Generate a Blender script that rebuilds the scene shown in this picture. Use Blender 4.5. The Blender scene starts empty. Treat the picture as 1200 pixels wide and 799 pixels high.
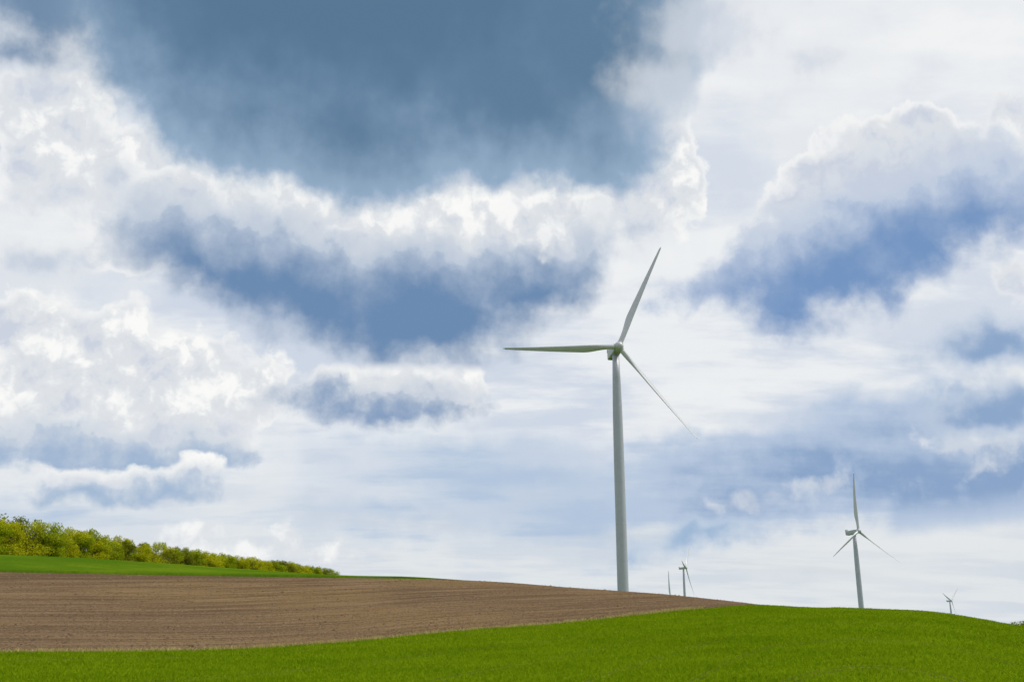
import bpy, math, random
import numpy as np
from mathutils import Vector, Matrix

random.seed(7)
rng = np.random.default_rng(7)
R = math.radians
scene = bpy.context.scene
col = scene.collection

# ------------------------------------------------------------------ camera
EYE = 1.7
FPX = 1167.0                       # focal length in photograph pixels (1200 wide)
PITCH = R(16.7)
cam_d = bpy.data.cameras.new('camera')
cam_d.sensor_width = 36.0
cam_d.lens = FPX / 1200.0 * 36.0
cam_d.clip_start = 0.1
cam_d.clip_end = 60000.0
cam = bpy.data.objects.new('camera', cam_d)
cam.location = (0, 0, EYE)
cam.rotation_euler = (R(90) + PITCH, 0, 0)
col.objects.link(cam)
scene.camera = cam

# ------------------------------------------------------------------ view, sun
scene.view_settings.view_transform = 'Standard'
scene.view_settings.look = 'None'
scene.view_settings.exposure = 0.0
scene.view_settings.gamma = 1.0
scene.render.film_transparent = False
scene.cycles.max_bounces = 4
scene.cycles.diffuse_bounces = 2
scene.cycles.adaptive_threshold = 0.015
SUN_EL, SUN_AZ = 56.0, 84.0        # degrees; azimuth clockwise from the view axis (+Y)
sun_d = bpy.data.lights.new('sun', 'SUN')
sun_d.energy = 3.0
sun_d.angle = R(12)
sun_d.color = (1.0, 0.95, 0.87)
sun = bpy.data.objects.new('sun', sun_d)
_sd = Vector((math.sin(R(SUN_AZ)) * math.cos(R(SUN_EL)), math.cos(R(SUN_AZ)) * math.cos(R(SUN_EL)), math.sin(R(SUN_EL))))
sun.rotation_euler = _sd.to_track_quat('Z', 'Y').to_euler()
sun.location = _sd * 300
col.objects.link(sun)

# ------------------------------------------------------------------ pixel -> direction
def ray(x, y):
    u = (x - 600) / FPX
    v = (399.5 - y) / FPX
    d = np.array([u, math.cos(PITCH) - v * math.sin(PITCH), math.sin(PITCH) + v * math.cos(PITCH)])
    return d / np.linalg.norm(d)
def azel(x, y):
    d = ray(x, y)
    return math.degrees(math.atan2(d[0], d[1])), math.degrees(math.asin(d[2]))
def tanel(x, y):
    d = ray(x, y)
    return d[2] / math.hypot(d[0], d[1])
def lin(c):
    return tuple(((v / 255) / 12.92 if v / 255 <= 0.04045 else ((v / 255 + 0.055) / 1.055) ** 2.4) for v in c)

# ------------------------------------------------------------------ world: sky with clouds, laid out by azimuth and elevation
BG = 0.1
world = bpy.data.worlds.new('World')
scene.world = world
world.use_nodes = True
wt = world.node_tree
wt.nodes.clear()
world.cycles.sampling_method = 'NONE'      # an even, bright sky needs no map

class S:
    """a socket with arithmetic"""
    def __init__(self, s): self.s = s
    def _m(self, op, o, flip=False): return mth(op, o, self) if flip else mth(op, self, o)
    def __add__(self, o): return self._m('ADD', o)
    def __radd__(self, o): return self._m('ADD', o, True)
    def __sub__(self, o): return self._m('SUBTRACT', o)
    def __rsub__(self, o): return self._m('SUBTRACT', o, True)
    def __mul__(self, o): return self._m('MULTIPLY', o)
    def __rmul__(self, o): return self._m('MULTIPLY', o, True)
    def __truediv__(self, o): return self._m('DIVIDE', o)
TREE = wt
def put(sock, v):
    if isinstance(v, S): TREE.links.new(v.s, sock)
    else: sock.default_value = v
def mth(op, a, b=None, c=None, clamp=False):
    n = TREE.nodes.new('ShaderNodeMath'); n.operation = op; n.use_clamp = clamp
    put(n.inputs[0], a)
    if b is not None: put(n.inputs[1], b)
    if c is not None: put(n.inputs[2], c)
    return S(n.outputs[0])
def vmth(op, a, b=None, scale=None):
    n = TREE.nodes.new('ShaderNodeVectorMath'); n.operation = op
    put(n.inputs[0], a)
    if b is not None: put(n.inputs[1], b)
    if scale is not None: put(n.inputs['Scale'], scale)
    return S(n.outputs['Value'] if op in ('LENGTH', 'DOT_PRODUCT', 'DISTANCE') else n.outputs['Vector'])
def sstep(x, a, b, to0=0.0, to1=1.0):
    n = TREE.nodes.new('ShaderNodeMapRange'); n.interpolation_type = 'SMOOTHSTEP'
    put(n.inputs['Value'], x)
    for k, v in (('From Min', a), ('From Max', b), ('To Min', to0), ('To Max', to1)): put(n.inputs[k], v)
    return S(n.outputs[0])
def mix(f, a, b):
    n = TREE.nodes.new('ShaderNodeMix'); n.data_type = 'RGBA'; n.clamp_factor = True
    put(n.inputs[0], f)
    for i, v in ((6, a), (7, b)):
        if isinstance(v, S): TREE.links.new(v.s, n.inputs[i])
        else: n.inputs[i].default_value = tuple(v) + ((1,) if len(v) == 3 else ())
    return S(n.outputs[2])
def noise(vec, scale, detail=5, rough=0.55, lac=2.0, dim='2D', color=False, w=None):
    n = TREE.nodes.new('ShaderNodeTexNoise'); n.noise_dimensions = dim; n.normalize = True
    put(n.inputs['Vector'], vec)
    n.inputs['Scale'].default_value = scale; n.inputs['Detail'].default_value = detail
    n.inputs['Roughness'].default_value = rough; n.inputs['Lacunarity'].default_value = lac
    return S(n.outputs[1] if color else n.outputs[0])
def voro(vec, scale, detail=2, rough=0.5, lac=2.1):
    n = TREE.nodes.new('ShaderNodeTexVoronoi'); n.voronoi_dimensions = '2D'; n.feature = 'F1'; n.normalize = True
    put(n.inputs['Vector'], vec)
    n.inputs['Scale'].default_value = scale; n.inputs['Detail'].default_value = detail
    n.inputs['Roughness'].default_value = rough; n.inputs['Lacunarity'].default_value = lac
    return S(n.outputs['Distance'])
def mapping(vec, loc=(0, 0, 0), rot=0.0, scl=(1, 1, 1), kind='TEXTURE'):
    n = TREE.nodes.new('ShaderNodeMapping'); n.vector_type = kind
    put(n.inputs['Vector'], vec)
    n.inputs['Location'].default_value = loc; n.inputs['Rotation'].default_value = (0, 0, rot); n.inputs['Scale'].default_value = scl
    return S(n.outputs[0])
def sky_rgb(c):                      # an 8-bit picture colour as sky radiance
    return tuple(v / BG for v in lin(c))

tc = wt.nodes.new('ShaderNodeTexCoord')
dirv = vmth('NORMALIZE', S(tc.outputs['Generated']))
sx = wt.nodes.new('ShaderNodeSeparateXYZ'); wt.links.new(dirv.s, sx.inputs[0])
dx, dy, dz = (S(sx.outputs[i]) for i in range(3))
DEG = 180 / math.pi
AZ = mth('ARCTAN2', dx, dy) * DEG
EL = mth('ARCSINE', dz) * DEG
cx_ = wt.nodes.new('ShaderNodeCombineXYZ')
put(cx_.inputs[0], AZ); put(cx_.inputs[1], EL)
P = S(cx_.outputs[0])
# flattened coordinates: cloud features grow thinner towards the horizon
cy_ = wt.nodes.new('ShaderNodeCombineXYZ')
den = mth('MAXIMUM', dz, 0.0) + 0.16
put(cy_.inputs[0], dx / den); put(cy_.inputs[1], 2.2 * (dy / den))
Q = S(cy_.outputs[0])

nbig = noise(P, 0.16, 3, 0.5, color=True)
nfin = noise(P, 0.55, 4, 0.5, color=True)
c05 = (0.5, 0.5, 0.5)
wb = vmth('SCALE', vmth('SUBTRACT', nbig, c05), scale=5.0)
wf = vmth('SCALE', vmth('SUBTRACT', nfin, c05), scale=2.2)
PW = vmth('ADD', vmth('ADD', P, wb), wf)             # strongly warped
PS = vmth('ADD', vmth('ADD', P, vmth('SCALE', wb, scale=0.45)), vmth('SCALE', wf, scale=0.7))
LIGHT = (0.45, 0.95, 0)                               # towards the sun
def puffs(vec):
    a = voro(vec, 0.34, 4.0, 0.52, 2.2)
    return 1.0 - a
PF = vmth('ADD', P, vmth('SCALE', wf, scale=0.55))
puff = puffs(PF)
puff2 = puffs(vmth('ADD', PF, LIGHT))
emb = puff - puff2                                    # relief lit from the sun's side
fb = noise(P, 0.40, 6, 0.55)
fb2 = noise(vmth('ADD', P, (3.1, 7.7, 0)), 0.11, 5, 0.55)
streak = noise(Q, 1.5, 6, 0.58)
streak2 = noise(vmth('ADD', Q, (11.3, 4.1, 0)), 0.7, 6, 0.55)

def ell(b):
    x, y, rx, ry = b[:4]; rot = R(b[4]) if len(b) > 4 else 0.0       # rot: anticlockwise in the picture
    a0, e0 = azel(x, y)
    a1, e1 = azel(x + rx * math.cos(rot), y - rx * math.sin(rot))
    a2, e2 = azel(x - ry * math.sin(rot), y - ry * math.cos(rot))
    return (a0, e0, math.hypot(a1 - a0, e1 - e0), math.hypot(a2 - a0, e2 - e0), math.atan2(e1 - e0, a1 - a0))
CH = [None]                          # a vanishing term that makes each layer wait for the one before (keeps the shader small)
def union(blobs, vec, k=1.2):
    """signed depth in degrees inside the joined ellipses"""
    d = None
    if CH[0] is not None: vec = vmth('ADD', vec, CH[0])
    yx = None
    for b in blobs:
        a0, e0, ra, re, rt = ell(b)
        rm = min(ra, re)
        cs, sn = math.cos(rt), math.sin(rt)
        ma, mc, mb = rm * (cs * cs / ra + sn * sn / re), rm * (sn * sn / ra + cs * cs / re), rm * cs * sn * (1 / ra - 1 / re)
        n = TREE.nodes.new('ShaderNodeVectorMath'); n.operation = 'MULTIPLY_ADD'
        put(n.inputs[0], vec); n.inputs[1].default_value = (ma, mc, 0); n.inputs[2].default_value = (-ma * a0 - mb * e0, -mb * a0 - mc * e0, 0)
        v = S(n.outputs[0])
        if abs(mb) > 0.01:
            if yx is None:
                sp_ = TREE.nodes.new('ShaderNodeSeparateXYZ'); put(sp_.inputs[0], vec)
                cb = TREE.nodes.new('ShaderNodeCombineXYZ'); TREE.links.new(sp_.outputs[1], cb.inputs[0]); TREE.links.new(sp_.outputs[0], cb.inputs[1]); yx = S(cb.outputs[0])
            n2 = TREE.nodes.new('ShaderNodeVectorMath'); n2.operation = 'MULTIPLY_ADD'
            put(n2.inputs[0], yx); n2.inputs[1].default_value = (mb, mb, 0); put(n2.inputs[2], v); v = S(n2.outputs[0])
        l = rm - vmth('LENGTH', v)
        d = l if d is None else mth('SMOOTH_MAX', d, l, k)
    return d

# --- base veil over the clear sky
sky = wt.nodes.new('ShaderNodeTexSky'); sky.sky_type = 'NISHITA'; sky.sun_disc = False
sky.sun_elevation = R(SUN_EL); sky.sun_rotation = R(SUN_AZ); sky.altitude = 200; sky.air_density = 1.0; sky.dust_density = 1.5
NIS = S(sky.outputs[0])
veil = mix(sstep(streak, 0.38, 0.62), sky_rgb((206, 215, 229)), sky_rgb((235, 238, 241)))
veil = mix(sstep(fb2, 0.40, 0.62) * 0.45, veil, sky_rgb((243, 244, 243)))
# towards the sun's side the veil glows a little more
glow = sstep(vmth('DOT_PRODUCT', dirv, tuple(_sd)), 0.35, 0.95)
veil = mix(glow * 0.6, veil, sky_rgb((248, 248, 247)))
low = sstep(EL, 3.0, 11.0)
veil = mix((1.0 - low) * 0.55, veil, sky_rgb((214, 220, 224)))
c = mix(sstep(streak2, 0.15, 0.42, 0.84, 1.0), NIS, veil)

def layer(c, d, lo, hi, colour, amount=1.0):
    m = sstep(d, lo, hi)
    if amount != 1.0: m = m * amount
    CH[0] = m * 1e-7
    return mix(m, c, colour)
def ramp3(f, c0, c1, c2, mid=0.5):
    return mix(sstep(f, mid, 1.0), mix(sstep(f, 0.0, mid), c0, c1), c2)
WHITE, GREYW, LAV = sky_rgb((250, 250, 248)), sky_rgb((222, 226, 231)), sky_rgb((203, 210, 224))
def white_body(em_gain=2.6, base=0.55, lo=LAV, mid=GREYW, hi=WHITE):
    f = mth('MULTIPLY_ADD', emb, em_gain, base + 0.0)
    f = mth('MULTIPLY_ADD', fb, 1.0, f - 0.5)
    if CH[0] is not None: f = f + CH[0]
    return ramp3(f, lo, mid, hi, 0.5)
edge = (puff - 0.62) * 2.2 + (fb - 0.5) * 1.6           # ragged cauliflower rim, degrees
rag = (fb - 0.5) * 2.4                                  # looser raggedness, degrees

def white_cloud(c, blobs, gain=2.0, base=0.6, amount=1.0, soft=0.4, vec=None, e=1.0, rim=0.6):
    d = union(blobs, vec or PS) + edge * e
    body = mix(sstep(d, 0.9, 0.1) * rim, white_body(gain, base), WHITE)          # sunlit rim
    return layer(c, d, 0.0, soft, body, amount)
def dark_cloud(c, blobs, rim, core, lo=-0.8, hi=1.6, amount=1.0, vec=None, e=1.0, deep=3.0, k=1.2):
    d = union(blobs, vec or PS, k) + rag * e
    return layer(c, d, lo, hi, mix(sstep(d, 0.0, deep), rim, core), amount)
def heap(c, body, dark, mid, core, base=0.6, gain=2.0, soft=0.7, e=1.0, lo=-2.2, hi=1.4, rim=0.6, amount=1.0, fuzz=1.6):
    """a cumulus: bright heaped top going over grey into a dark base whose lower edge is frayed and soft"""
    dd = union(dark, PS)
    k = sstep(dd + rag * 0.9 + emb * 2.0, lo - 0.3, hi + 1.2)
    CH[0] = k * 1e-7
    d = union(body, PS) + edge * e
    w = mix(sstep(d, 0.9, 0.1) * rim, white_body(gain, base), WHITE)
    col_ = mix(mth('MULTIPLY_ADD', k, 1.8, -0.8, clamp=True), mix(mth('MULTIPLY', k, 1.9, clamp=True), w, mid), core)
    m = sstep(d, -0.1 - k * (0.5 * fuzz), 0.45 * soft + k * fuzz)
    if amount != 1.0: m = m * amount
    CH[0] = m * 1e-7
    return mix(m, c, col_)
# The sky is shaded in three regions (high, low, and all round outside the view) so that each ray works out only its own
c0 = c
# ---- low part
CH[0] = None
# pale blue breaks low in the middle
d = union([(610, 562, 200, 34), (480, 605, 120, 22), (700, 600, 170, 40), (560, 530, 130, 18), (810, 555, 100, 36), (60, 608, 70, 12)], PS) + (streak - 0.5) * 5.0
c = layer(c, d, -1.2, 2.0, sky_rgb((172, 193, 219)), 0.9)
# blue-grey bank low on the right, flat below
d = union([(960, 552, 170, 54), (1080, 560, 170, 64), (870, 588, 150, 42), (1040, 500, 110, 42), (1190, 555, 130, 70), (1130, 485, 80, 44), (830, 545, 90, 30)], PS) + rag * 0.7 + (streak - 0.5) * 2.5
base_el = mth('MULTIPLY_ADD', AZ, 0.045, azel(980, 625)[1] - 0.8)
d = mth('SMOOTH_MIN', d, (EL - base_el + (fb - 0.5) * 0.8) * 1.3, 0.5)
bank = mix(sstep(d, 0.2, 2.2), sky_rgb((184, 200, 222)), sky_rgb((138, 165, 201)))
bank = mix(sstep(fb + emb * 0.7, 0.45, 0.8) * 0.5, bank, sky_rgb((188, 203, 224)))
c = layer(c, d, -0.8, 0.6, bank)
c = white_cloud(c, [(970, 573, 32, 14), (890, 598, 56, 15)], 1.5, 0.3, 0.5, 0.9, rim=0.2)
c = dark_cloud(c, [(830, 634, 48, 12), (802, 632, 20, 15), (742, 646, 18, 8)], sky_rgb((186, 203, 223)), sky_rgb((156, 182, 212)), -0.35, 0.5, e=0.35, deep=0.8)
# small ones at the right edge
c = white_cloud(c, [(1180, 440, 90, 22), (1150, 515, 60, 20), (1170, 540, 40, 14)], 1.5, 0.5, 0.6, 0.8, rim=0.3)
c = dark_cloud(c, [(1150, 412, 62, 20, 6), (1195, 402, 54, 22), (1110, 409, 30, 9)], sky_rgb((188, 202, 221)), sky_rgb((140, 167, 202)), -0.7, 0.5, e=0.5, deep=0.9)
c = dark_cloud(c, [(1165, 480, 60, 20, 3), (1200, 472, 54, 22)], sky_rgb((188, 202, 221)), sky_rgb((140, 167, 202)), -0.7, 0.5, e=0.5, deep=0.9)
# heaped white cumulus on the left, darker flat bases
c = heap(c, [(30, 385, 110, 46), (120, 405, 90, 44), (225, 420, 70, 36), (150, 450, 165, 54), (290, 462, 48, 36), (40, 480, 120, 60), (180, 505, 130, 46), (90, 532, 140, 26)],
         [(110, 562, 110, 26), (200, 564, 80, 22), (20, 556, 70, 26)], sky_rgb((200, 210, 223)), sky_rgb((160, 182, 210)), 0.56, 2.3, e=0.8, lo=-1.7, hi=-0.7, fuzz=0.35)
c = heap(c, [(100, 566, 80, 18), (228, 558, 28, 28), (180, 572, 60, 16), (150, 560, 40, 18)], [(150, 594, 100, 17), (215, 594, 40, 13)], sky_rgb((202, 212, 225)), sky_rgb((164, 186, 212)), 0.62, 2.0, 0.5, 0.4, lo=-1.2, hi=-0.6, fuzz=0.3)
c = white_cloud(c, [(232, 626, 26, 18), (270, 650, 60, 14), (335, 638, 32, 18), (385, 655, 44, 12), (150, 638, 44, 10)], 1.8, 0.70, 0.8, 0.6, e=0.5, rim=0.1)
# small flat cloud in the middle
c = heap(c, [(440, 448, 80, 28), (500, 458, 54, 28), (547, 440, 24, 36), (400, 465, 50, 20), (450, 478, 108, 17)], [(450, 494, 120, 28), (380, 488, 50, 22)], sky_rgb((194, 204, 218)), sky_rgb((136, 160, 193)), 0.62, 2.0, 0.5, 0.5, lo=-1.3, hi=-0.4, fuzz=0.5)
c_low = c
# ---- high part
CH[0] = None
c = c0
c = dark_cloud(c, [(1150, 412, 62, 20, 6), (1195, 402, 54, 22), (1110, 409, 30, 9)], sky_rgb((188, 202, 221)), sky_rgb((140, 167, 202)), -0.7, 0.5, e=0.5, deep=0.9)
c = heap(c, [(30, 385, 110, 46), (120, 405, 90, 44), (225, 420, 70, 36), (150, 450, 165, 54), (290, 462, 48, 36), (40, 480, 120, 60)],
         [(110, 562, 110, 26)], sky_rgb((200, 210, 223)), sky_rgb((160, 182, 210)), 0.56, 2.3, e=0.8, lo=-1.7, hi=-0.7, fuzz=0.35)
# right-hand cloud: lilac heap over a blue base running down to the left
c = white_cloud(c, [(1190, 180, 50, 80), (1195, 330, 30, 24)], 1.8, 0.35, 0.9, 0.5)
c = heap(c, [(1070, 190, 110, 62), (985, 245, 90, 66), (1135, 228, 90, 66), (1000, 295, 180, 72, 16), (875, 332, 110, 32, 10), (925, 352, 64, 46), (1185, 240, 60, 40)],
         [(1095, 285, 160, 70, 14), (970, 342, 185, 72, 18), (1180, 268, 60, 34), (880, 352, 80, 30)], sky_rgb((190, 203, 223)), sky_rgb((116, 149, 194)), 0.26, 1.7, 0.6, 0.9, lo=-2.9, hi=1.7, fuzz=1.4, rim=0.75)
# bright heaps behind
c = white_cloud(c, [(110, 195, 130, 64), (50, 130, 80, 50), (690, 235, 84, 60), (770, 200, 60, 84), (160, 290, 60, 40), (620, 190, 120, 50)], 2.2, 0.52, 0.95, 0.4, rim=0.8)
c = dark_cloud(c, [(60, 300, 70, 20), (745, 266, 36, 26), (150, 215, 46, 30), (50, 242, 50, 16)], sky_rgb((220, 225, 232)), sky_rgb((190, 201, 218)), -1.0, 1.2, 0.8, deep=1.2)
# middle cloud: bright crest, heavy blue base
c = heap(c, [(240, 255, 115, 66), (330, 280, 160, 92, -12), (470, 305, 200, 120), (570, 270, 140, 100), (640, 295, 72, 66), (480, 384, 130, 46), (205, 288, 74, 46), (400, 222, 130, 40)],
         [(320, 350, 210, 80, -14), (490, 388, 210, 96), (620, 350, 120, 70, 16), (225, 312, 115, 62, -12)], sky_rgb((184, 197, 215)), sky_rgb((108, 139, 177)), 0.64, 2.2, 0.7, 0.7, lo=-2.1, hi=2.1, fuzz=1.4)
c = white_cloud(c, [(520, 258, 64, 24), (596, 268, 62, 30), (644, 286, 34, 22), (430, 262, 56, 20)], 2.2, 0.62, 0.8, 1.0, rim=0.5)
# the great slate mass overhead
c = dark_cloud(c, [(50, 0, 190, 72), (10, 62, 96, 44), (130, 26, 70, 40)], sky_rgb((206, 213, 224)), sky_rgb((124, 149, 178)), -1.0, 2.0, e=1.1, deep=2.6)
c = dark_cloud(c, [(440, 0, 365, 195), (250, 20, 145, 140), (600, 105, 185, 118), (415, 148, 155, 92), (695, 45, 140, 148), (705, 168, 74, 60), (300, 130, 125, 78)], sky_rgb((150, 175, 201)), sky_rgb((94, 125, 154)), -0.5, 1.0, e=0.7, deep=4.6, k=2.0)
c = dark_cloud(c, [(400, -10, 300, 130)], sky_rgb((94, 126, 156)), sky_rgb((88, 119, 148)), -4.0, 3.0, 0.9, e=1.5)
c = dark_cloud(c, [(840, 40, 80, 40), (940, 65, 56, 24), (780, 110, 44, 34)], sky_rgb((228, 231, 236)), sky_rgb((208, 215, 226)), -1.5, 1.5, 0.8, deep=1.5)
c_high = c
# ---- the same kind of sky goes on all round
CH[0] = None
gen = mix(sstep(fb2, 0.5, 0.66), white_body(2.6, 0.6), sky_rgb((120, 148, 184)))
c_round = mix(sstep(fb2 + (fb - 0.5) * 0.3, 0.42, 0.56), c0, gen)
away = sstep(vmth('DOT_PRODUCT', dirv, tuple(ray(600, 300))), math.cos(R(46)), math.cos(R(35)), 1.0, 0.0)
high = sstep(EL, azel(600, 440)[1], azel(600, 424)[1])
def bgnode(cc):
    n = wt.nodes.new('ShaderNodeBackground'); n.inputs['Strength'].default_value = BG; wt.links.new(cc.s, n.inputs['Color']); return n.outputs[0]
def mixsh(f, a, b_):
    n = wt.nodes.new('ShaderNodeMixShader'); wt.links.new(f.s, n.inputs[0]); wt.links.new(a, n.inputs[1]); wt.links.new(b_, n.inputs[2]); return n.outputs[0]
wo = wt.nodes.new('ShaderNodeOutputWorld')
wt.links.new(mixsh(away, mixsh(high, bgnode(c_low), bgnode(c_high)), bgnode(c_round)), wo.inputs['Surface'])

# ------------------------------------------------------------------ helpers
def tag(o, label=None, cat=None, group=None, kind=None):
    if label: o['label'] = label
    if cat: o['category'] = cat
    if group: o['group'] = group
    if kind: o['kind'] = kind
    return o
def mesh_np(name, verts, faces, smooth=False):
    """faces: (n,k) int array, all of one size"""
    me = bpy.data.meshes.new(name)
    verts = np.asarray(verts, np.float32); faces = np.asarray(faces, np.int32)
    n, k = faces.shape
    me.vertices.add(len(verts)); me.vertices.foreach_set('co', verts.ravel())
    me.loops.add(n * k); me.loops.foreach_set('vertex_index', faces.ravel())
    me.polygons.add(n)
    me.polygons.foreach_set('loop_start', np.arange(0, n * k, k, dtype=np.int32))
    me.polygons.foreach_set('loop_total', np.full(n, k, np.int32))
    if smooth: me.polygons.foreach_set('use_smooth', np.ones(n, bool))
    me.update(calc_edges=True)
    return me
def add(name, me, mat=None, parent=None):
    o = bpy.data.objects.new(name, me)
    if mat is not None and not me.materials: me.materials.append(mat)
    col.objects.link(o)
    if parent is not None: o.parent = parent
    return o
def empty(name, loc, rz=0.0):
    o = bpy.data.objects.new(name, None)
    o.location = loc; o.rotation_euler = (0, 0, rz); o.empty_display_size = 1.0
    col.objects.link(o)
    return o
def material(name):
    global TREE
    m = bpy.data.materials.new(name); m.use_nodes = True
    TREE = m.node_tree
    b = TREE.nodes['Principled BSDF']
    return m, b
def geo(out):
    n = TREE.nodes.new('ShaderNodeNewGeometry'); return S(n.outputs[out])
def attr(name):
    n = TREE.nodes.new('ShaderNodeAttribute'); n.attribute_name = name; return S(n.outputs['Fac'])
def bump(h, strength, dist):
    n = TREE.nodes.new('ShaderNodeBump'); n.inputs['Strength'].default_value = strength; n.inputs['Distance'].default_value = dist
    put(n.inputs['Height'], h); return S(n.outputs[0])
def combine(x, y, z=0.0):
    n = TREE.nodes.new('ShaderNodeCombineXYZ')
    for i, v in enumerate((x, y, z)): put(n.inputs[i], v)
    return S(n.outputs[0])

# ------------------------------------------------------------------ terrain: heights along lines of sight read off the field edges
# column (picture x): nearer field's edge, ploughed field's crest, green strip's upper edge -> (picture y, metres away)
EDGE = [(-200, 765, 72), (0, 764.5, 76), (200, 763, 81), (300, 760, 86), (415, 752, 94), (530, 740, 106), (645, 731.5, 120), (700, 726, 129),
        (767, 719, 142), (833, 712.5, 158), (880, 709, 172), (900, 709.5, 176), (975, 715, 186), (1012, 716.3, 188), (1075, 718.2, 186), (1112, 721.5, 182),
        (1150, 727.5, 176), (1175, 732, 172), (1200, 735.5, 168), (1400, 752, 150)]
CREST = [(-200, 667, 250), (0, 670, 250), (100, 672, 250), (200, 674, 250), (300, 675.5, 250), (400, 677, 250), (500, 678.2, 250), (560, 680.3, 249), (617, 684, 247),
         (650, 687, 246), (723, 692, 243), (783, 696.5, 237), (833, 702, 229), (890, 708.7, 218), (930, 714, 215), (1000, 722, 215), (1100, 726, 215), (1200, 742, 215), (1400, 757, 215)]
STRIP = [(-200, 645, 290), (0, 649, 300), (100, 653.2, 345), (200, 660, 410), (300, 667.3, 480), (400, 674.6, 540), (480, 677.6, 560), (560, 680.0, 460), (617, 684.6, 440),
         (723, 694, 430), (783, 700, 420), (833, 706, 420), (890, 714, 420), (1000, 728, 420), (1100, 734, 420), (1200, 750, 420), (1400, 760, 420)]
def rowz(tab):
    az, r, z = [], [], []
    for x, y, d in tab:
        a, _ = azel(x, y); az.append(a); r.append(d); z.append(EYE + d * tanel(x, y))
    return np.array(az), np.array(r, float), np.array(z)
AZG = np.arange(-180, 180.01, 0.25)
def smooth(v, s):
    n = int(4 * s / 0.25); k = np.exp(-0.5 * (np.arange(-n, n + 1) * 0.25 / s) ** 2); k /= k.sum()
    return np.convolve(np.pad(v, n, mode='edge'), k, mode='valid')
def spread(az, v, s=0.5):
    o = np.interp(AZG, az, v)
    m = v.mean(); w = np.clip((np.abs(AZG) - 45) / 100, 0, 1); w = w * w * (3 - 2 * w)
    return smooth(o * (1 - w) + m * w, s)
_e, _c, _s = rowz(EDGE), rowz(CREST), rowz(STRIP)
RB, ZB = spread(_e[0], _e[1], 0.9), spread(_e[0], _e[2], 0.55)
RC, ZC = spread(_c[0], _c[1], 0.9), spread(_c[0], _c[2], 0.55)
RS, ZS = spread(_s[0], _s[1], 0.9), spread(_s[0], _s[2], 0.7)
def far(px, v):
    return spread(np.array([azel(p_, 700)[0] for p_ in px]), np.array(v, float), 1.5)
PX = (0, 300, 500, 725, 800, 900, 1000, 1200)
ZF1 = far(PX, (26, 32, 26, 16, 12, 6, -4, -6))         # about 700 to 950 m away
ZF2 = far(PX, (16, 18, 18, 18, 18, 8, -2, -4))         # about 1900 m
ZF3 = far(PX, (6, 6, 6, 6, 6, 4, 2, 2))                # about 3000 m
ZS0 = ZS.copy()
RK = np.stack([np.zeros_like(AZG), np.full_like(AZG, 12), np.full_like(AZG, 40), RB, 0.5 * (RB + RC), RC, RS, RS + 45, np.full_like(AZG, 900), np.full_like(AZG, 1900),
               np.full_like(AZG, 3000), np.full_like(AZG, 9000), np.full_like(AZG, 40000)])
sB, sC = (ZB - EYE) / RB, (ZC - EYE) / RC
rm = 0.5 * (RB + RC)
ZM = EYE + rm * (sB + 0.52 * (sC - sB))
ZK = np.stack([np.zeros_like(AZG), np.zeros_like(AZG), 0.25 * (ZB + 0.0) * 0.4, ZB, ZM, ZC, ZS, ZS - 0.5, ZF1, ZF2, ZF3, np.zeros_like(AZG), np.full_like(AZG, -30)])
def pchip(xk, yk, x):
    h = np.diff(xk); d = np.diff(yk) / h
    m = np.zeros_like(yk)
    for i in range(1, len(xk) - 1):
        if d[i - 1] * d[i] > 0:
            w1, w2 = 2 * h[i] + h[i - 1], h[i] + 2 * h[i - 1]
            m[i] = (w1 + w2) / (w1 / d[i - 1] + w2 / d[i])
    m[-1] = d[-1]; m[0] = 0
    i = np.clip(np.searchsorted(xk, x) - 1, 0, len(h) - 1); t = (x - xk[i]) / h[i]
    return (2 * t ** 3 - 3 * t ** 2 + 1) * yk[i] + (t ** 3 - 2 * t ** 2 + t) * h[i] * m[i] + (-2 * t ** 3 + 3 * t ** 2) * yk[i + 1] + (t ** 3 - t ** 2) * h[i] * m[i + 1]
RG = np.concatenate([np.arange(0, 60, 2.0), np.geomspace(60, 40000, 520)])
CROP = 0.6 * np.clip((azel(600, 683)[0] - AZG) / 6.0, 0, 1)                     # standing wheat on the far strip adds to its skyline
for _ in range(4):
    TAB = np.array([pchip(RK[:, j], ZK[:, j], RG) for j in range(len(AZG))])    # [azimuth, range]
    sel_ = (RG[None, :] > RC[:, None] + 12) & (RG[None, :] < 890)
    smax = np.where(sel_, (TAB + CROP[:, None] - EYE) / np.maximum(RG, 1)[None, :], -1).max(1)
    want = np.maximum((ZS0 - EYE) / RS, -1.0)
    over = np.where(np.abs(AZG) < 60, np.clip(smax - want, -0.01, 0.05), 0)
    ZK[6] -= over * RS * 0.9; ZK[7] -= over * RS * 0.9
TAB = np.array([pchip(RK[:, j], ZK[:, j], RG) for j in range(len(AZG))])
def lookup(v, az): return np.interp(az, AZG, v)
def height(az, r):
    az = np.asarray(az, float); r = np.asarray(r, float)
    a = np.clip((az + 180) / 0.25, 0, len(AZG) - 1.001); ia = a.astype(int); fa = a - ia
    ir = np.clip(np.searchsorted(RG, r) - 1, 0, len(RG) - 2); fr = np.clip((r - RG[ir]) / (RG[ir + 1] - RG[ir]), 0, 1)
    return (TAB[ia, ir] * (1 - fa) + TAB[ia + 1, ir] * fa) * (1 - fr) + (TAB[ia, ir + 1] * (1 - fa) + TAB[ia + 1, ir + 1] * fa) * fr
def polar(az, r, dz=0.0):
    a = np.radians(az)
    return np.stack([r * np.sin(a), r * np.cos(a), height(az, r) + dz], -1)
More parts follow.
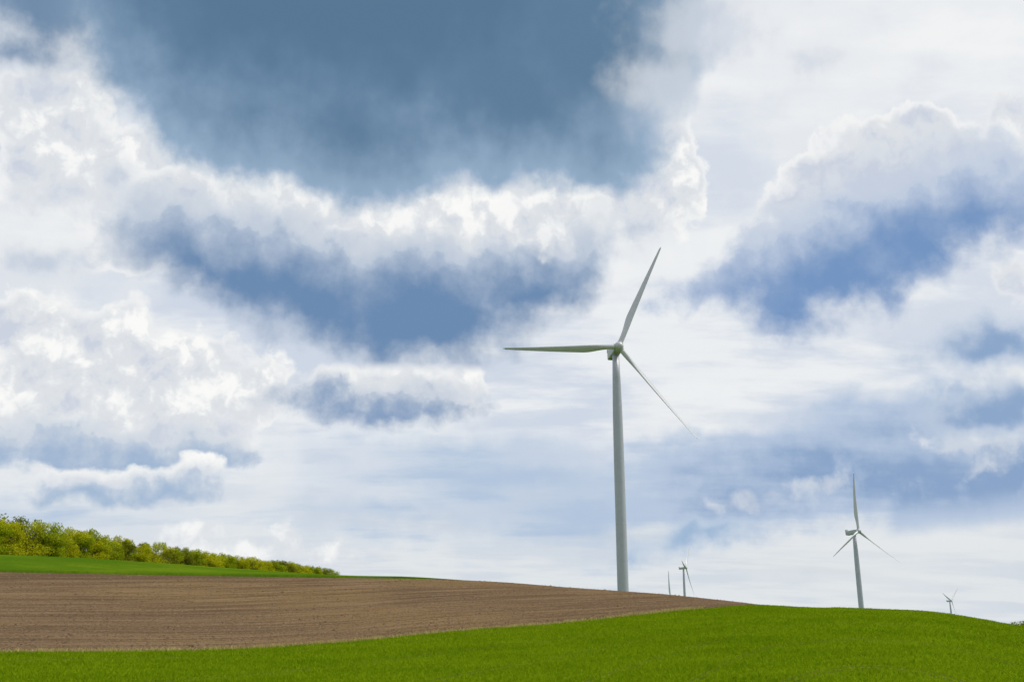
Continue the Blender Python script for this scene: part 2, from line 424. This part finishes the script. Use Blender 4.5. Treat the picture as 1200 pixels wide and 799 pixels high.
def grid_faces(na, nr):
    i, j = np.meshgrid(np.arange(na - 1), np.arange(nr - 1), indexing='ij')
    b = i * nr + j
    return np.stack([b, b + nr, b + nr + 1, b + 1], -1).reshape(-1, 4)[:, ::-1]
def sheet(name, az, t, r0, r1, mat, dz=0.0, power=1.0, rough=0.0):
    """a field between the ranges r0(az) and r1(az)"""
    A = np.repeat(az[:, None], len(t), 1); tt = t[None, :] ** power
    a0, a1 = r0(az)[:, None], r1(az)[:, None]
    r = a0 + (a1 - a0) * tt
    p = polar(A, r, dz)
    if rough:
        p[..., 2] += rng.normal(0, rough, p.shape[:2])
    me = mesh_np(name, p.reshape(-1, 3), grid_faces(len(az), len(t)), True)
    for nm, v in (('row', (r - lookup(RB, A))), ('along', np.radians(A) * r)):
        at = me.attributes.new(nm, 'FLOAT', 'POINT'); at.data.foreach_set('value', v.astype(np.float32).ravel())
    o = add(name, me, mat); tag(o, kind='structure')
    return o

# ------------------------------------------------------------------ ground materials
def pos(): return geo('Position')
m_ground, b = material('far pasture')
n1 = noise(pos(), 0.02, 6, 0.6)
put(b.inputs['Base Color'], mix(sstep(n1, 0.35, 0.65), (0.05, 0.11, 0.012), (0.085, 0.15, 0.02))); b.inputs['Roughness'].default_value = 0.9

m_green, b = material('young wheat soil cover')
n1 = noise(pos(), 0.05, 4, 0.6); n2 = noise(pos(), 2.2, 5, 0.65); n3 = noise(combine(attr('along') * 0.05, attr('row') * 0.9), 1.0, 4, 0.6)
cg = mix(sstep(n2, 0.3, 0.7), (0.070, 0.122, 0.002), (0.155, 0.222, 0.004))
cg = mix(sstep(n1, 0.35, 0.65) * 0.35, cg, (0.13, 0.20, 0.005))
cg = mix(sstep(n3, 0.5, 0.75) * 0.35, cg, (0.03, 0.085, 0.004))
rg_ = mth('FLOORED_MODULO', attr('row') * -1.0 + 4.0, 27.0)
tw_ = mth('MAXIMUM', sstep(mth('ABSOLUTE', rg_ - 13.0), 0.7, 0.4), sstep(mth('ABSOLUTE', rg_ - 15.0), 0.7, 0.4))
cg = mix(tw_ * 0.75, cg, (0.075, 0.075, 0.02))                     # wheel tracks
put(b.inputs['Base Color'], cg); b.inputs['Roughness'].default_value = 0.85; b.inputs['Specular IOR Level'].default_value = 0.0
put(b.inputs['Normal'], bump(n2, 0.6, 0.25))

m_soil, b = material('tilled soil')
rowv, alo = attr('row'), attr('along')
wob = noise(combine(alo * 0.02, rowv * 0.02), 1.0, 3, 0.5)
rw = rowv + (wob - 0.5) * 6.0
s1 = noise(combine(alo * 0.006, rw * 0.16), 1.0, 5, 0.6)          # broad bands
s2 = noise(combine(alo * 0.05, rw * 1.1), 1.0, 5, 0.6)            # passes of the harrow
s3 = noise(pos(), 3.0, 6, 0.68)                                    # clods
s4 = noise(pos(), 0.018, 5, 0.6)                                   # dry and moist patches
sc_ = mix(sstep(s1, 0.32, 0.68), (0.114, 0.076, 0.044), (0.190, 0.128, 0.073))
sc_ = mix(sstep(s4, 0.42, 0.66) * 0.6, sc_, (0.222, 0.150, 0.066))
sc_ = mix(sstep(s2, 0.48, 0.66) * 0.7, sc_, (0.078, 0.050, 0.031))
sc_ = mix(sstep(s2, 0.48, 0.34) * 0.5, sc_, (0.275, 0.190, 0.118))
sc_ = mix(sstep(s3, 0.45, 0.70) * 0.6, sc_, (0.076, 0.049, 0.030))
hl_ = sstep(rowv + (s4 - 0.5) * 3.0, 4.5, 0.6)                    # unworked paler headland beside the wheat
sc_ = mix(hl_ * 0.6, sc_, (0.245, 0.152, 0.094))
put(b.inputs['Base Color'], sc_); b.inputs['Roughness'].default_value = 0.95; b.inputs['Specular IOR Level'].default_value = 0.0
put(b.inputs['Normal'], bump(s3 * 0.5 + s2, 0.9, 0.25))

m_strip, b = material('strip of winter wheat')
n1 = noise(pos(), 0.03, 5, 0.6); n2 = noise(pos(), 0.9, 5, 0.65)
cs_ = mix(sstep(n1, 0.35, 0.65), (0.060, 0.118, 0.006), (0.105, 0.165, 0.008))
cs_ = mix(sstep(n2, 0.45, 0.75) * 0.5, cs_, (0.036, 0.095, 0.004))
put(b.inputs['Base Color'], cs_); b.inputs['Roughness'].default_value = 0.85; b.inputs['Specular IOR Level'].default_value = 0.0
put(b.inputs['Normal'], bump(n2, 0.6, 0.4))

def leafy(name, c0, c1, c2, trans=0.35, scale=0.06):
    """two-sided plant tissue: reflects and lets light through; colour differs from blade to blade"""
    m = bpy.data.materials.new(name); m.use_nodes = True
    global TREE
    TREE = m.node_tree; TREE.nodes.clear()
    n = noise(pos(), scale, 4, 0.6, dim='3D')
    f = geo('Random Per Island') * 0.65 + (n - 0.3) * 0.9
    cc = mix(sstep(f, 0.45, 1.0), mix(sstep(f, 0.0, 0.5), c0, c1), c2)
    d = TREE.nodes.new('ShaderNodeBsdfDiffuse'); put(d.inputs['Color'], cc)
    t = TREE.nodes.new('ShaderNodeBsdfTranslucent'); put(t.inputs['Color'], cc)
    mx = TREE.nodes.new('ShaderNodeMixShader'); mx.inputs[0].default_value = trans
    TREE.links.new(d.outputs[0], mx.inputs[1]); TREE.links.new(t.outputs[0], mx.inputs[2])
    out = TREE.nodes.new('ShaderNodeOutputMaterial'); TREE.links.new(mx.outputs[0], out.inputs['Surface'])
    return m
m_blade = leafy('wheat leaves', (0.098, 0.180, 0.003), (0.178, 0.270, 0.004), (0.26, 0.355, 0.010), 0.45, 0.12)
m_straw = leafy('dry verge grass', (0.30, 0.28, 0.07), (0.44, 0.37, 0.13), (0.55, 0.45, 0.21), 0.4, 0.2)

# ------------------------------------------------------------------ ground sheets
azf = np.arange(-62, 62.01, 0.2)
k1 = lambda a: np.full_like(a, 1.0)
rb = lambda a: lookup(RB, a); rc = lambda a: lookup(RC, a); rs = lambda a: lookup(RS, a)
aza = np.linspace(-180, 180, 361)
tr = np.concatenate([[0.0, 6, 14, 25], np.geomspace(40, 40000, 130)])
A = np.repeat(aza[:, None], len(tr), 1); Rr = np.repeat(tr[None, :], len(aza), 0)
dzg = np.where((np.abs(A) < 60) & (Rr < 1000), -0.8, -0.02)
pg = polar(A, Rr, dzg)
go = add('ground', mesh_np('ground', pg.reshape(-1, 3), grid_faces(len(aza), len(tr)), True), m_ground); tag(go, kind='structure')
sheet('wheat_field', azf, np.linspace(0, 1, 90), k1, rb, m_green)
azs = np.arange(-40, 40.01, 0.1)
sheet('ploughed_field', azs, np.linspace(0, 1, 420), rb, lambda a: rc(a) + 25, m_soil, 0.0, 1.0, 0.022)
# the far strip of wheat stands knee-high above the soil, so its near edge is a small bank
azt = np.arange(-55, 40.01, 0.2)
ts = np.concatenate([[0.0, 0.0004], np.linspace(0.002, 1, 90)])
strip = sheet('green_strip', azt, ts, lambda a: rc(a) + 0.0, lambda a: rs(a) + 260, m_strip, 0.0)
v = np.empty(len(strip.data.vertices) * 3, np.float32); strip.data.vertices.foreach_get('co', v); v = v.reshape(len(azt), len(ts), 3)
ZUP = 0.6
v[:, 1:, 2] += ZUP
xs_end = azel(470, 678)[0]
fade = np.clip((azel(600, 683)[0] - azt) / (azel(600, 683)[0] - xs_end), 0, 1)
v[:, 1:, 2] -= (ZUP * (1 - fade) + 0.35 * (1 - fade))[:, None]
v[:, 0, 2] -= 0.4
strip.data.vertices.foreach_set('co', v.ravel()); strip.data.update()

# ------------------------------------------------------------------ scattered growth and clods (uncountable)
def blades(name, p, h, w, mat, lean=0.5):
    n = len(p)
    a = rng.uniform(0, 2 * np.pi, n); b_ = rng.uniform(0, 2 * np.pi, n)
    u = np.stack([np.cos(a), np.sin(a), np.zeros(n)], -1) * (w / 2)[:, None]
    tip = p + np.stack([np.cos(b_) * h * lean * rng.random(n), np.sin(b_) * h * lean * rng.random(n), h], -1)
    mid = p * 0.45 + tip * 0.55; mid[:, 2] += 0.12 * h
    vv = np.stack([p - u, p + u, mid + u * 0.7, tip, mid - u * 0.7], 1).reshape(-1, 3)
    q = (np.arange(n) * 5)[:, None]
    fc = q + np.array([[0, 1, 2, 4]])
    ft = q + np.array([[4, 2, 3]])
    fc = np.concatenate([np.concatenate([fc[:, [0, 1, 2]], fc[:, [0, 2, 3]]], 1).reshape(-1, 3), ft])
    o = add(name, mesh_np(name, vv, fc), mat)
    return o
def polar_scatter(n, a0, a1, r0, r1, power):
    """random azimuths and ranges, density falling with range"""
    az = rng.uniform(a0, a1, n); u = rng.random(n)
    e = 1.0 - power
    r = (r0 ** e + u * (r1 ** e - r0 ** e)) ** (1 / e)
    return az, r
N = 420000
az, r = polar_scatter(N, -34, 36, 30, 190, 0.45)
edge_n = 0.35 * np.sin(az * 37.0) + 0.25 * np.sin(az * 91.0 + 1.0)
row = lookup(RB, az) - r
tram = (np.abs((row + 4) % 27 - 13) < 0.5) | (np.abs((row + 4) % 27 - 15) < 0.5)
ok = (row > 0.2 + edge_n) & ~(tram & (rng.random(N) < 0.8))
az, r = az[ok], r[ok]
sc = (r / 45.0) ** 0.75
p = polar(az, r, -0.02)
hvar = 0.75 + 0.5 * rng.random(len(r)) + 0.16 * np.sin((lookup(RB, az) - r) * 1.9 + 0.8 * np.sin(az * 0.7)) + 0.22 * np.sin(p[:, 0] * 0.7 + 2 * np.sin(p[:, 1] * 0.31)) * np.sin(p[:, 1] * 0.9)
o = blades('wheat_crop', p, 0.14 * hvar * sc ** 0.5, 0.034 * sc * rng.uniform(0.7, 1.4, len(r)), m_blade, 1.6)
tag(o, 'bright green young wheat covering the nearer slope', 'crop', kind='stuff')
# dry grass along the edge between wheat and soil
N = 26000
az = rng.uniform(-34, 10.5, N); r = lookup(RB, az) + rng.normal(0.3, 0.75, N)
sel = rng.random(N) < (0.10 + 0.30 * (np.sin(az * 2.3) + np.sin(az * 5.9 + 1) + 0.7 * np.sin(az * 13.1) > 0.2)) * np.where(az > 6, 2.2, 1.0)
az, r = az[sel], r[sel]
o = blades('dry_grass_verge', polar(az, r, -0.02), rng.uniform(0.14, 0.38, len(r)) * (r / 80) ** 0.5 * np.where(az > 6.5, 1.2, 1.0), rng.uniform(0.03, 0.08, len(r)) * (r / 90), m_straw, 1.2)
tag(o, 'thin line of dry yellowish grass between wheat and ploughed soil', 'grass', kind='stuff')
# clods on the ploughed field
N = 150000
az, r = polar_scatter(N, -34, 17, 70, 258, 0.6)
rowc = r - lookup(RB, az)
band = np.sin(rowc * 2.2 + 2 * np.sin(az * 0.8)) + 0.7 * np.sin(rowc * 0.55 + 3 * np.sin(az * 0.35))
ok = (rowc > 0.5) & (r < lookup(RC, az) + 4) & (rng.random(N) < 0.35 + 0.3 * band)
az, r = az[ok], r[ok]; n = len(r)
s = np.clip(rng.lognormal(-2.85, 0.5, n), 0.03, 0.22) * (r / 90) ** 0.4
p = polar(az, r, -0.01)
th = rng.uniform(0, 2 * np.pi, n)
ring = np.stack([np.stack([np.cos(th + k * np.pi / 2) * s * rng.uniform(.6, 1.25, n), np.sin(th + k * np.pi / 2) * s * rng.uniform(.6, 1.25, n), np.zeros(n)], -1) for k in range(4)], 1)
top = np.stack([rng.normal(0, .3, n) * s, rng.normal(0, .3, n) * s, s * rng.uniform(.5, 1.0, n)], -1)
vv = np.concatenate([ring + p[:, None], (top + p)[:, None]], 1).reshape(-1, 3)
q = (np.arange(n) * 5)[:, None, None]
fc = (q + np.array([[[0, 1, 4], [1, 2, 4], [2, 3, 4], [3, 0, 4]]])).reshape(-1, 3)
m_clod, b = material('soil clods')
f = geo('Random Per Island'); n1 = noise(pos(), 0.03, 4, 0.6)
b.inputs['Specular IOR Level'].default_value = 0.0
put(b.inputs['Base Color'], mix(f * 0.7 + (n1 - 0.3) * 0.6, (0.068, 0.046, 0.030), (0.215, 0.150, 0.095))); b.inputs['Roughness'].default_value = 0.95
o = add('soil_clods', mesh_np('soil_clods', vv, fc), m_clod)
tag(o, 'brown soil clods strewn over the ploughed field', 'soil', kind='stuff')

# ------------------------------------------------------------------ wind turbines
def paint(name, base, rough=0.4):
    m, b = material(name)
    n1 = noise(S(TREE.nodes.new('ShaderNodeTexCoord').outputs['Object']), 0.35, 5, 0.6, dim='3D')
    put(b.inputs['Base Color'], mix(sstep(n1, 0.4, 0.75) * 0.35, base, tuple(v * 0.8 for v in base)))
    b.inputs['Roughness'].default_value = rough
    return m
m_tower = paint('tower paint', (0.40, 0.42, 0.475))
m_bladep = paint('blade paint', (0.52, 0.53, 0.56), 0.35)
m_nac = paint('nacelle paint', (0.40, 0.43, 0.43))
m_dark = paint('dark vents', (0.06, 0.065, 0.07), 0.6)
def loft(rings, close=True, caps=True):
    n = len(rings[0]); vv = [tuple(p) for rg in rings for p in rg]; ff = []
    for i in range(len(rings) - 1):
        for j in range(n):
            k = (j + 1) % n
            ff.append((i * n + j, i * n + k, (i + 1) * n + k, (i + 1) * n + j))
    if caps:
        ff.append(tuple(range(n))[::-1]); ff.append(tuple((len(rings) - 1) * n + j for j in range(n)))
    return vv, ff
def poly(name, vf, smooth_=True):
    me = bpy.data.meshes.new(name); me.from_pydata(vf[0], [], vf[1])
    for p_ in me.polygons: p_.use_smooth = smooth_ and len(p_.vertices) < 9
    me.update(); return me
def circ(rad, z, n=32): return [(rad * math.cos(2 * math.pi * k / n), rad * math.sin(2 * math.pi * k / n), z) for k in range(n)]
BL = 52.0
def blade_mesh():
    rings = []
    NS = 40
    for i in range(NS + 1):
        s_ = i / NS; z = 1.2 + (BL - 1.2) * s_
        if s_ < 0.05: ch, th, rnd = 2.2, 2.2, 1.0
        else:
            q = (s_ - 0.05) / 0.95
            up = min(1, q / 0.26); up = up * up * (3 - 2 * up)
            ch = (2.2 + 2.0 * up) * (1 - 0.83 * q)
            rnd = 1 - up
            th = 2.2 * rnd + (1 - rnd) * ch * (0.30 - 0.14 * q)
        if s_ > 0.975: f_ = math.sqrt(max(0.02, 1 - ((s_ - 0.975) / 0.025) ** 2)); ch *= f_; th *= f_
        tw = -R(12 * (1 - s_) ** 2 + 31)                       # blades pitched well towards feather
        bend = -2.2 * s_ ** 2.2                                 # pre-bend upwind
        ring = []
        for k in range(20):
            t = 2 * math.pi * k / 20
            xr, yr = math.cos(t), math.sin(t)
            # aerofoil: leading edge at +x (30 % of the chord ahead of the pitch axis), thin trailing edge
            u = 0.5 * (1 - xr)
            ya = yr * (0.5 * (1 - u) ** 0.8 + 0.04) * 1.15
            xa = 0.32 - u
            x = (xr * 0.5 * rnd + xa * (1 - rnd)) * ch
            y = (yr * 0.5 * rnd + ya * (1 - rnd)) * th
            ring.append((x * math.cos(tw) - y * math.sin(tw), x * math.sin(tw) + y * math.cos(tw) + bend, z))
        rings.append(ring)
    return poly('blade', loft(rings))
def rounded_box(L0, L1, w, h, rr, taper=0.85, n=6):
    """a box along Y with rounded edges, ends drawn in"""
    prof = []
    for cx, cz, a0 in ((w / 2 - rr, h / 2 - rr, 0), (-w / 2 + rr, h / 2 - rr, 90), (-w / 2 + rr, -h / 2 + rr, 180), (w / 2 - rr, -h / 2 + rr, 270)):
        for k in range(n + 1): t = R(a0 + 90 * k / n); prof.append((cx + rr * math.cos(t), cz + rr * math.sin(t)))
    rings = []
    for y, s_ in ((L0, taper * 0.9), (L0 + 0.25, taper), (L0 + 1.5, 0.97), (L0 + 3, 1.0), (L1 - 1.6, 1.0), (L1 - 0.4, 0.9), (L1, 0.8)):
        rings.append([(x * s_, y, z * s_) for x, z in prof])
    return loft(rings)
def box(x0, x1, y0, y1, z0, z1):
    vv = [(x, y, z) for x in (x0, x1) for y in (y0, y1) for z in (z0, z1)]
    return vv, [(0, 1, 3, 2), (4, 6, 7, 5), (0, 4, 5, 1), (2, 3, 7, 6), (0, 2, 6, 4), (1, 5, 7, 3)]
ME_BLADE = blade_mesh()
ME_NAC = poly('nacelle', rounded_box(-8.2, 3.1, 3.7, 3.7, 0.55))
ME_COOL = poly('cooler', box(-1.7, 1.7, -8.0, -7.0, 1.75, 3.1), False)
ME_COOLG = poly('cooler_grille', box(-1.5, 1.5, -8.03, -7.9, 1.95, 2.9), False)
ME_MAST = poly('wind_vane_mast', loft([circ(0.06, 1.8, 8), circ(0.05, 4.2, 8)]))
ME_HATCH = poly('hatch', box(-0.9, 0.9, -6.4, -4.8, -1.93, -1.82), False)
# spinner: a blunt dome around the hub, axis +Y
sp = []
for y, rr_ in ((-1.6, 1.75), (-1.2, 1.95), (0.0, 2.05), (0.9, 1.95), (1.6, 1.6), (2.1, 1.1), (2.4, 0.55), (2.5, 0.1)):
    sp.append([(rr_ * math.cos(2 * math.pi * k / 28), y, -rr_ * math.sin(2 * math.pi * k / 28)) for k in range(28)])
ME_SPIN = poly('spinner', loft(sp))
ME_COLLAR = poly('blade_collar', loft([circ(1.28, 1.0, 24), circ(1.28, 2.15, 24), circ(1.12, 2.3, 24)]))
TILT = R(5)
OVER = 4.9                                                       # hub centre ahead of the tower axis
def turbine(hub_px, dist, az_f, phi, label, cone=3.0, min_tower=0.0):
    """placed by the hub's direction and distance; stands on the terrain there"""
    d = ray(*hub_px); k = dist / math.hypot(d[0], d[1])
    hub = Vector((d[0] * k, d[1] * k, EYE + d[2] * k))
    fw = Vector((math.sin(R(az_f)), math.cos(R(az_f)), 0))
    base = hub - fw * OVER * math.cos(TILT)
    a_ = math.degrees(math.atan2(base.x, base.y)); gz = float(height(a_, math.hypot(base.x, base.y)))
    H = hub.z - gz - OVER * math.sin(TILT)                      # hub height above ground
    root = empty('wind_turbine', (base.x, base.y, gz), -R(az_f))
    tag(root, label, 'wind turbine', 'white wind turbines on the ridge')
    top = H - 1.85
    prof = [(-1.5, 2.3), (0, 2.3), (top * 0.3, 2.26), (top * 0.55, 2.2), (top * 0.75, 2.05), (top * 0.9, 1.72), (top, 1.45)]
    tw = add('tower', poly('tower', loft([circ(r_, z, 40) for z, r_ in prof])), m_tower, root)
    for fz, fr in ((top * 0.3, 2.26), (top * 0.55, 2.2), (top * 0.78, 1.995)):
        add('flange_ring', poly('flange_ring', loft([circ(fr + 0.012, fz - 0.09, 40), circ(fr + 0.012, fz + 0.09, 40)])), m_tower, tw)
    add('door', poly('door', box(-0.45, 0.45, -2.36, -2.2, 1.0, 3.1), False), m_nac, tw)
    add('yaw_collar', poly('yaw_collar', loft([circ(1.62, top - 0.25, 32), circ(1.62, top + 0.2, 32)])), m_nac, root)
    nc = add('nacelle', ME_NAC, m_nac, root); nc.location = (0, 0, H); nc.rotation_euler = (TILT, 0, 0)
    add('cooler', ME_COOL, m_nac, nc); add('cooler_grille', ME_COOLG, m_dark, nc)
    add('wind_vane_mast', ME_MAST, m_dark, nc).location = (0.9, -6.3, 0); add('hatch', ME_HATCH, m_dark, nc)
    hl = Vector((0, OVER * math.cos(TILT), H + OVER * math.sin(TILT)))
    hb = add('hub', ME_SPIN, m_bladep, root); hb.location = hl; hb.rotation_euler = (TILT, 0, 0)
    F = Vector((0, math.cos(TILT), math.sin(TILT))); U = Vector((0, -math.sin(TILT), math.cos(TILT))); Rv = Vector((-1, 0, 0))
    for q in range(3):
        a = R(phi + 120 * q)
        sdir = (Rv * math.cos(a) + U * math.sin(a)) * math.cos(R(cone)) + F * math.sin(R(cone))
        lead = Rv * math.sin(a) - U * math.cos(a)
        nf = sdir.cross(lead)
        M = Matrix((lead, nf, sdir)).transposed().to_4x4(); M.translation = hl
        bl = add('blade', ME_BLADE, m_bladep, root); bl.matrix_local = M
        add('blade_collar', ME_COLLAR, m_nac, bl)
    return root
turbine((725, 406), 415, 170, 66, 'tall white wind turbine nearest the camera, towering above the ploughed ridge')
turbine((1006, 622), 940, 147, 89, 'mid-sized white wind turbine rising behind the bright green crest on the right')
turbine((804, 665), 1850, 112, 50, 'small distant turbine seen edge-on just right of the tall one')
turbine((786.0, 701.5), 1950, 140, 90, 'distant turbine showing only an upright blade above the brown ridge', 0.0)
turbine((1115, 703.5), 2950, 140, 40, 'tiny faraway turbine low over the green crest near the right edge')

# ------------------------------------------------------------------ trees
m_leaf = [leafy('spring leaves yellow', (0.22, 0.24, 0.006), (0.43, 0.44, 0.010), (0.60, 0.59, 0.03), 0.4, 0.25),
          leafy('spring leaves green', (0.12, 0.18, 0.006), (0.29, 0.35, 0.010), (0.45, 0.49, 0.022), 0.4, 0.25),
          leafy('leaves olive', (0.10, 0.13, 0.010), (0.20, 0.22, 0.014), (0.31, 0.32, 0.03), 0.35, 0.25)]
m_bark, b = material('bark')
n1 = noise(pos(), 3.0, 5, 0.6, dim='3D'); put(b.inputs['Base Color'], mix(n1, (0.05, 0.04, 0.03), (0.14, 0.11, 0.085))); b.inputs['Roughness'].default_value = 0.9
def tube(vv, ff, p0, p1, r0, r1, n=6):
    d = (p1 - p0).normalized(); u = d.orthogonal().normalized(); w = d.cross(u); i0 = len(vv)
    for p_, r_ in ((p0, r0), (p1, r1)):
        for k in range(n): t = 2 * math.pi * k / n; vv.append(tuple(p_ + u * r_ * math.cos(t) + w * r_ * math.sin(t)))
    for k in range(n): ff.append((i0 + k, i0 + (k + 1) % n, i0 + n + (k + 1) % n, i0 + n + k))
def tree_variant(seed, leaves=6500, wide=0.44, bare=0.0):
    """a unit tree, 1 high: limbs carry leaf clumps"""
    g = random.Random(seed); gn = np.random.default_rng(seed)
    vv, ff, ends = [], [], []
    top = Vector((g.uniform(-.05, .05), g.uniform(-.05, .05), 0.62)); q = Vector((0, 0, 0)); last = Vector((0, 0, -0.03))
    for i in range(1, 5):
        nx = top * (i / 4) + Vector((g.uniform(-.02, .02), g.uniform(-.02, .02), 0)); tube(vv, ff, last, nx, 0.028 * (1 - (i - 1) * .2), 0.028 * (1 - i * .2)); last = nx
    for i in range(g.randint(15, 19)):
        z0 = g.uniform(0.12, 0.6); st = Vector((top.x * z0 / .62, top.y * z0 / .62, z0)); a = g.uniform(0, 2 * math.pi)
        zz = min(0.95, z0 + g.uniform(0.0, 0.34)); rad = wide * math.sqrt(max(0.05, 1 - ((zz - 0.45) / 0.56) ** 2)) * g.uniform(0.45, 0.85)
        e = Vector((math.cos(a) * rad, math.sin(a) * rad, zz)); m_ = st.lerp(e, .5) + Vector((0, 0, .03))
        tube(vv, ff, st, m_, .011, .007, 5); tube(vv, ff, m_, e, .007, .003, 5); ends.append((e, g.uniform(0.10, 0.19)))
    ends.append((Vector((top.x, top.y, .88)), .12)); ends.append((Vector((.05, .02, .76)), .18)); ends.append((Vector((-.06, .03, .55)), .24)); ends.append((Vector((0, -.05, .32)), .26))
    for q_ in range(5): a = q_ * 1.257; ends.append((Vector((math.cos(a) * .3, math.sin(a) * .3, g.uniform(.14, .26))), .17))
    tr_ = poly('trunk', (vv, ff))
    ws = np.array([r_ ** 2 for _, r_ in ends]); ws /= ws.sum()
    idx = gn.choice(len(ends), leaves, p=ws)
    c_ = np.array([list(e) for e, _ in ends])[idx]; rr_ = np.array([r_ for _, r_ in ends])[idx]
    dv = gn.normal(size=(leaves, 3)); dv /= np.linalg.norm(dv, axis=1)[:, None]
    pts = c_ + dv * (rr_ * gn.random(leaves) ** 0.45)[:, None] * np.array([1, 1, .85]) + gn.normal(0, .012, (leaves, 3))
    pts = pts[pts[:, 2] > 0.04]; n = len(pts)
    a1 = gn.normal(size=(n, 3)); a1 /= np.linalg.norm(a1, axis=1)[:, None]
    a2 = np.cross(a1, gn.normal(size=(n, 3))); a2 /= np.linalg.norm(a2, axis=1)[:, None]
    sz = gn.uniform(0.011, 0.025, n)[:, None]
    quad = np.stack([pts - a1 * sz, pts + a2 * sz * .6, pts + a1 * sz, pts - a2 * sz * .6], 1).reshape(-1, 3)
    cr = mesh_np('crown', quad, np.arange(4 * n).reshape(-1, 4))
    return tr_, cr
VAR = [tree_variant(100 + i, 6500, 0.42 + 0.05 * (i % 3)) for i in range(6)]
CROWNS = {}
for i in range(6):
    for k in range(3):
        me = VAR[i][1].copy(); me.materials.clear(); me.materials.append(m_leaf[k]); CROWNS[i, k] = me
    VAR[i][0].materials.append(m_bark)
def tree(x_px, y_top, dist, var, hue, label, group, width=1.0, name='tree', cat='tree'):
    az_ = azel(x_px, 660)[0]; gz = float(height(az_, dist))
    p_ = (dist * math.sin(R(az_)), dist * math.cos(R(az_)), gz)
    ht = EYE + dist * tanel(x_px, y_top) - gz
    o = empty(name, p_, random.uniform(0, 6.28)); o.scale = (ht * width, ht * width, ht)
    tag(o, label, cat, group)
    add('trunk', VAR[var][0], None, o); add('crown', CROWNS[var, hue], None, o)
    return ht
ORD = ['first', 'second', 'third', 'fourth', 'fifth', 'sixth', 'seventh', 'eighth', 'ninth', 'tenth', 'eleventh', 'twelfth', 'thirteenth', 'fourteenth', 'fifteenth',
       'sixteenth', 'seventeenth', 'eighteenth', 'nineteenth', 'twentieth', 'twenty-first', 'twenty-second', 'twenty-third', 'twenty-fourth', 'twenty-fifth', 'twenty-sixth',
       'twenty-seventh', 'twenty-eighth', 'twenty-ninth', 'thirtieth', 'thirty-first', 'thirty-second', 'thirty-third', 'thirty-fourth', 'thirty-fifth', 'thirty-sixth']
HUE = ['bright yellow-green', 'fresh green', 'dull olive-green']
TOPX = [-120, 0, 20, 60, 100, 150, 200, 250, 300, 350, 390]
TOPY = [586, 602, 603, 609, 617.5, 627, 637.0, 644, 651.5, 659, 664]
def wood(front):
    x = -18.0 if front else -6.0; k = 0; hs = []
    while x < 388:
        d0 = float(lookup(RS, azel(x, 660)[0])) + (6 if front else 16) + random.uniform(-2, 2)
        yb = np.interp(x, [0, 100, 200, 300, 400], [649, 653.2, 660, 667.3, 674.6]); yt = np.interp(x, TOPX, TOPY)
        sc_h = yb - yt
        y = yt + (random.uniform(0.08, 0.38) if front else random.uniform(-0.04, 0.16)) * sc_h
        hue = random.choices((0, 1, 2), (5, 3, 2) if front else (3, 5, 3))[0]
        if front:
            lab = '%s tree in the front row of the wood, %s from the left frame edge' % (HUE[hue], ORD[min(k, 35)])
        else:
            lab = '%s treetop behind the front row of the wood, %s from the left frame edge' % (HUE[hue], ORD[min(k, 35)])
        hs.append(tree(x, y, d0, random.randrange(6), hue, lab, 'trees of the wood on the left hill', random.uniform(0.95, 1.35)))
        x += max(7.0, sc_h * random.uniform(0.42, 0.62)); k += 1
    print('wood', front, k, [round(h, 1) for h in hs])
wood(True); wood(False)
for x, y, l in ((484, 675.6, 'lone little shrub on the skyline right of the wood'),):
    tree(x, y, 470, 1, 1, l, None, 1.6, 'shrub', 'shrub')
for x, y, d, l in ((1178, 726.8, 520, 'leftmost small far tree peeping over the green slope at right edge'), (1186, 725.6, 530, 'second small far tree peeping over the green slope at right edge'),
                   (1194, 726.6, 525, 'third small far tree peeping over the green slope at right edge'), (1203, 725.6, 530, 'far tree cut off by the right frame edge')):
    tree(x, y, d, 2, 2, l, 'far trees at the right edge', 1.0)
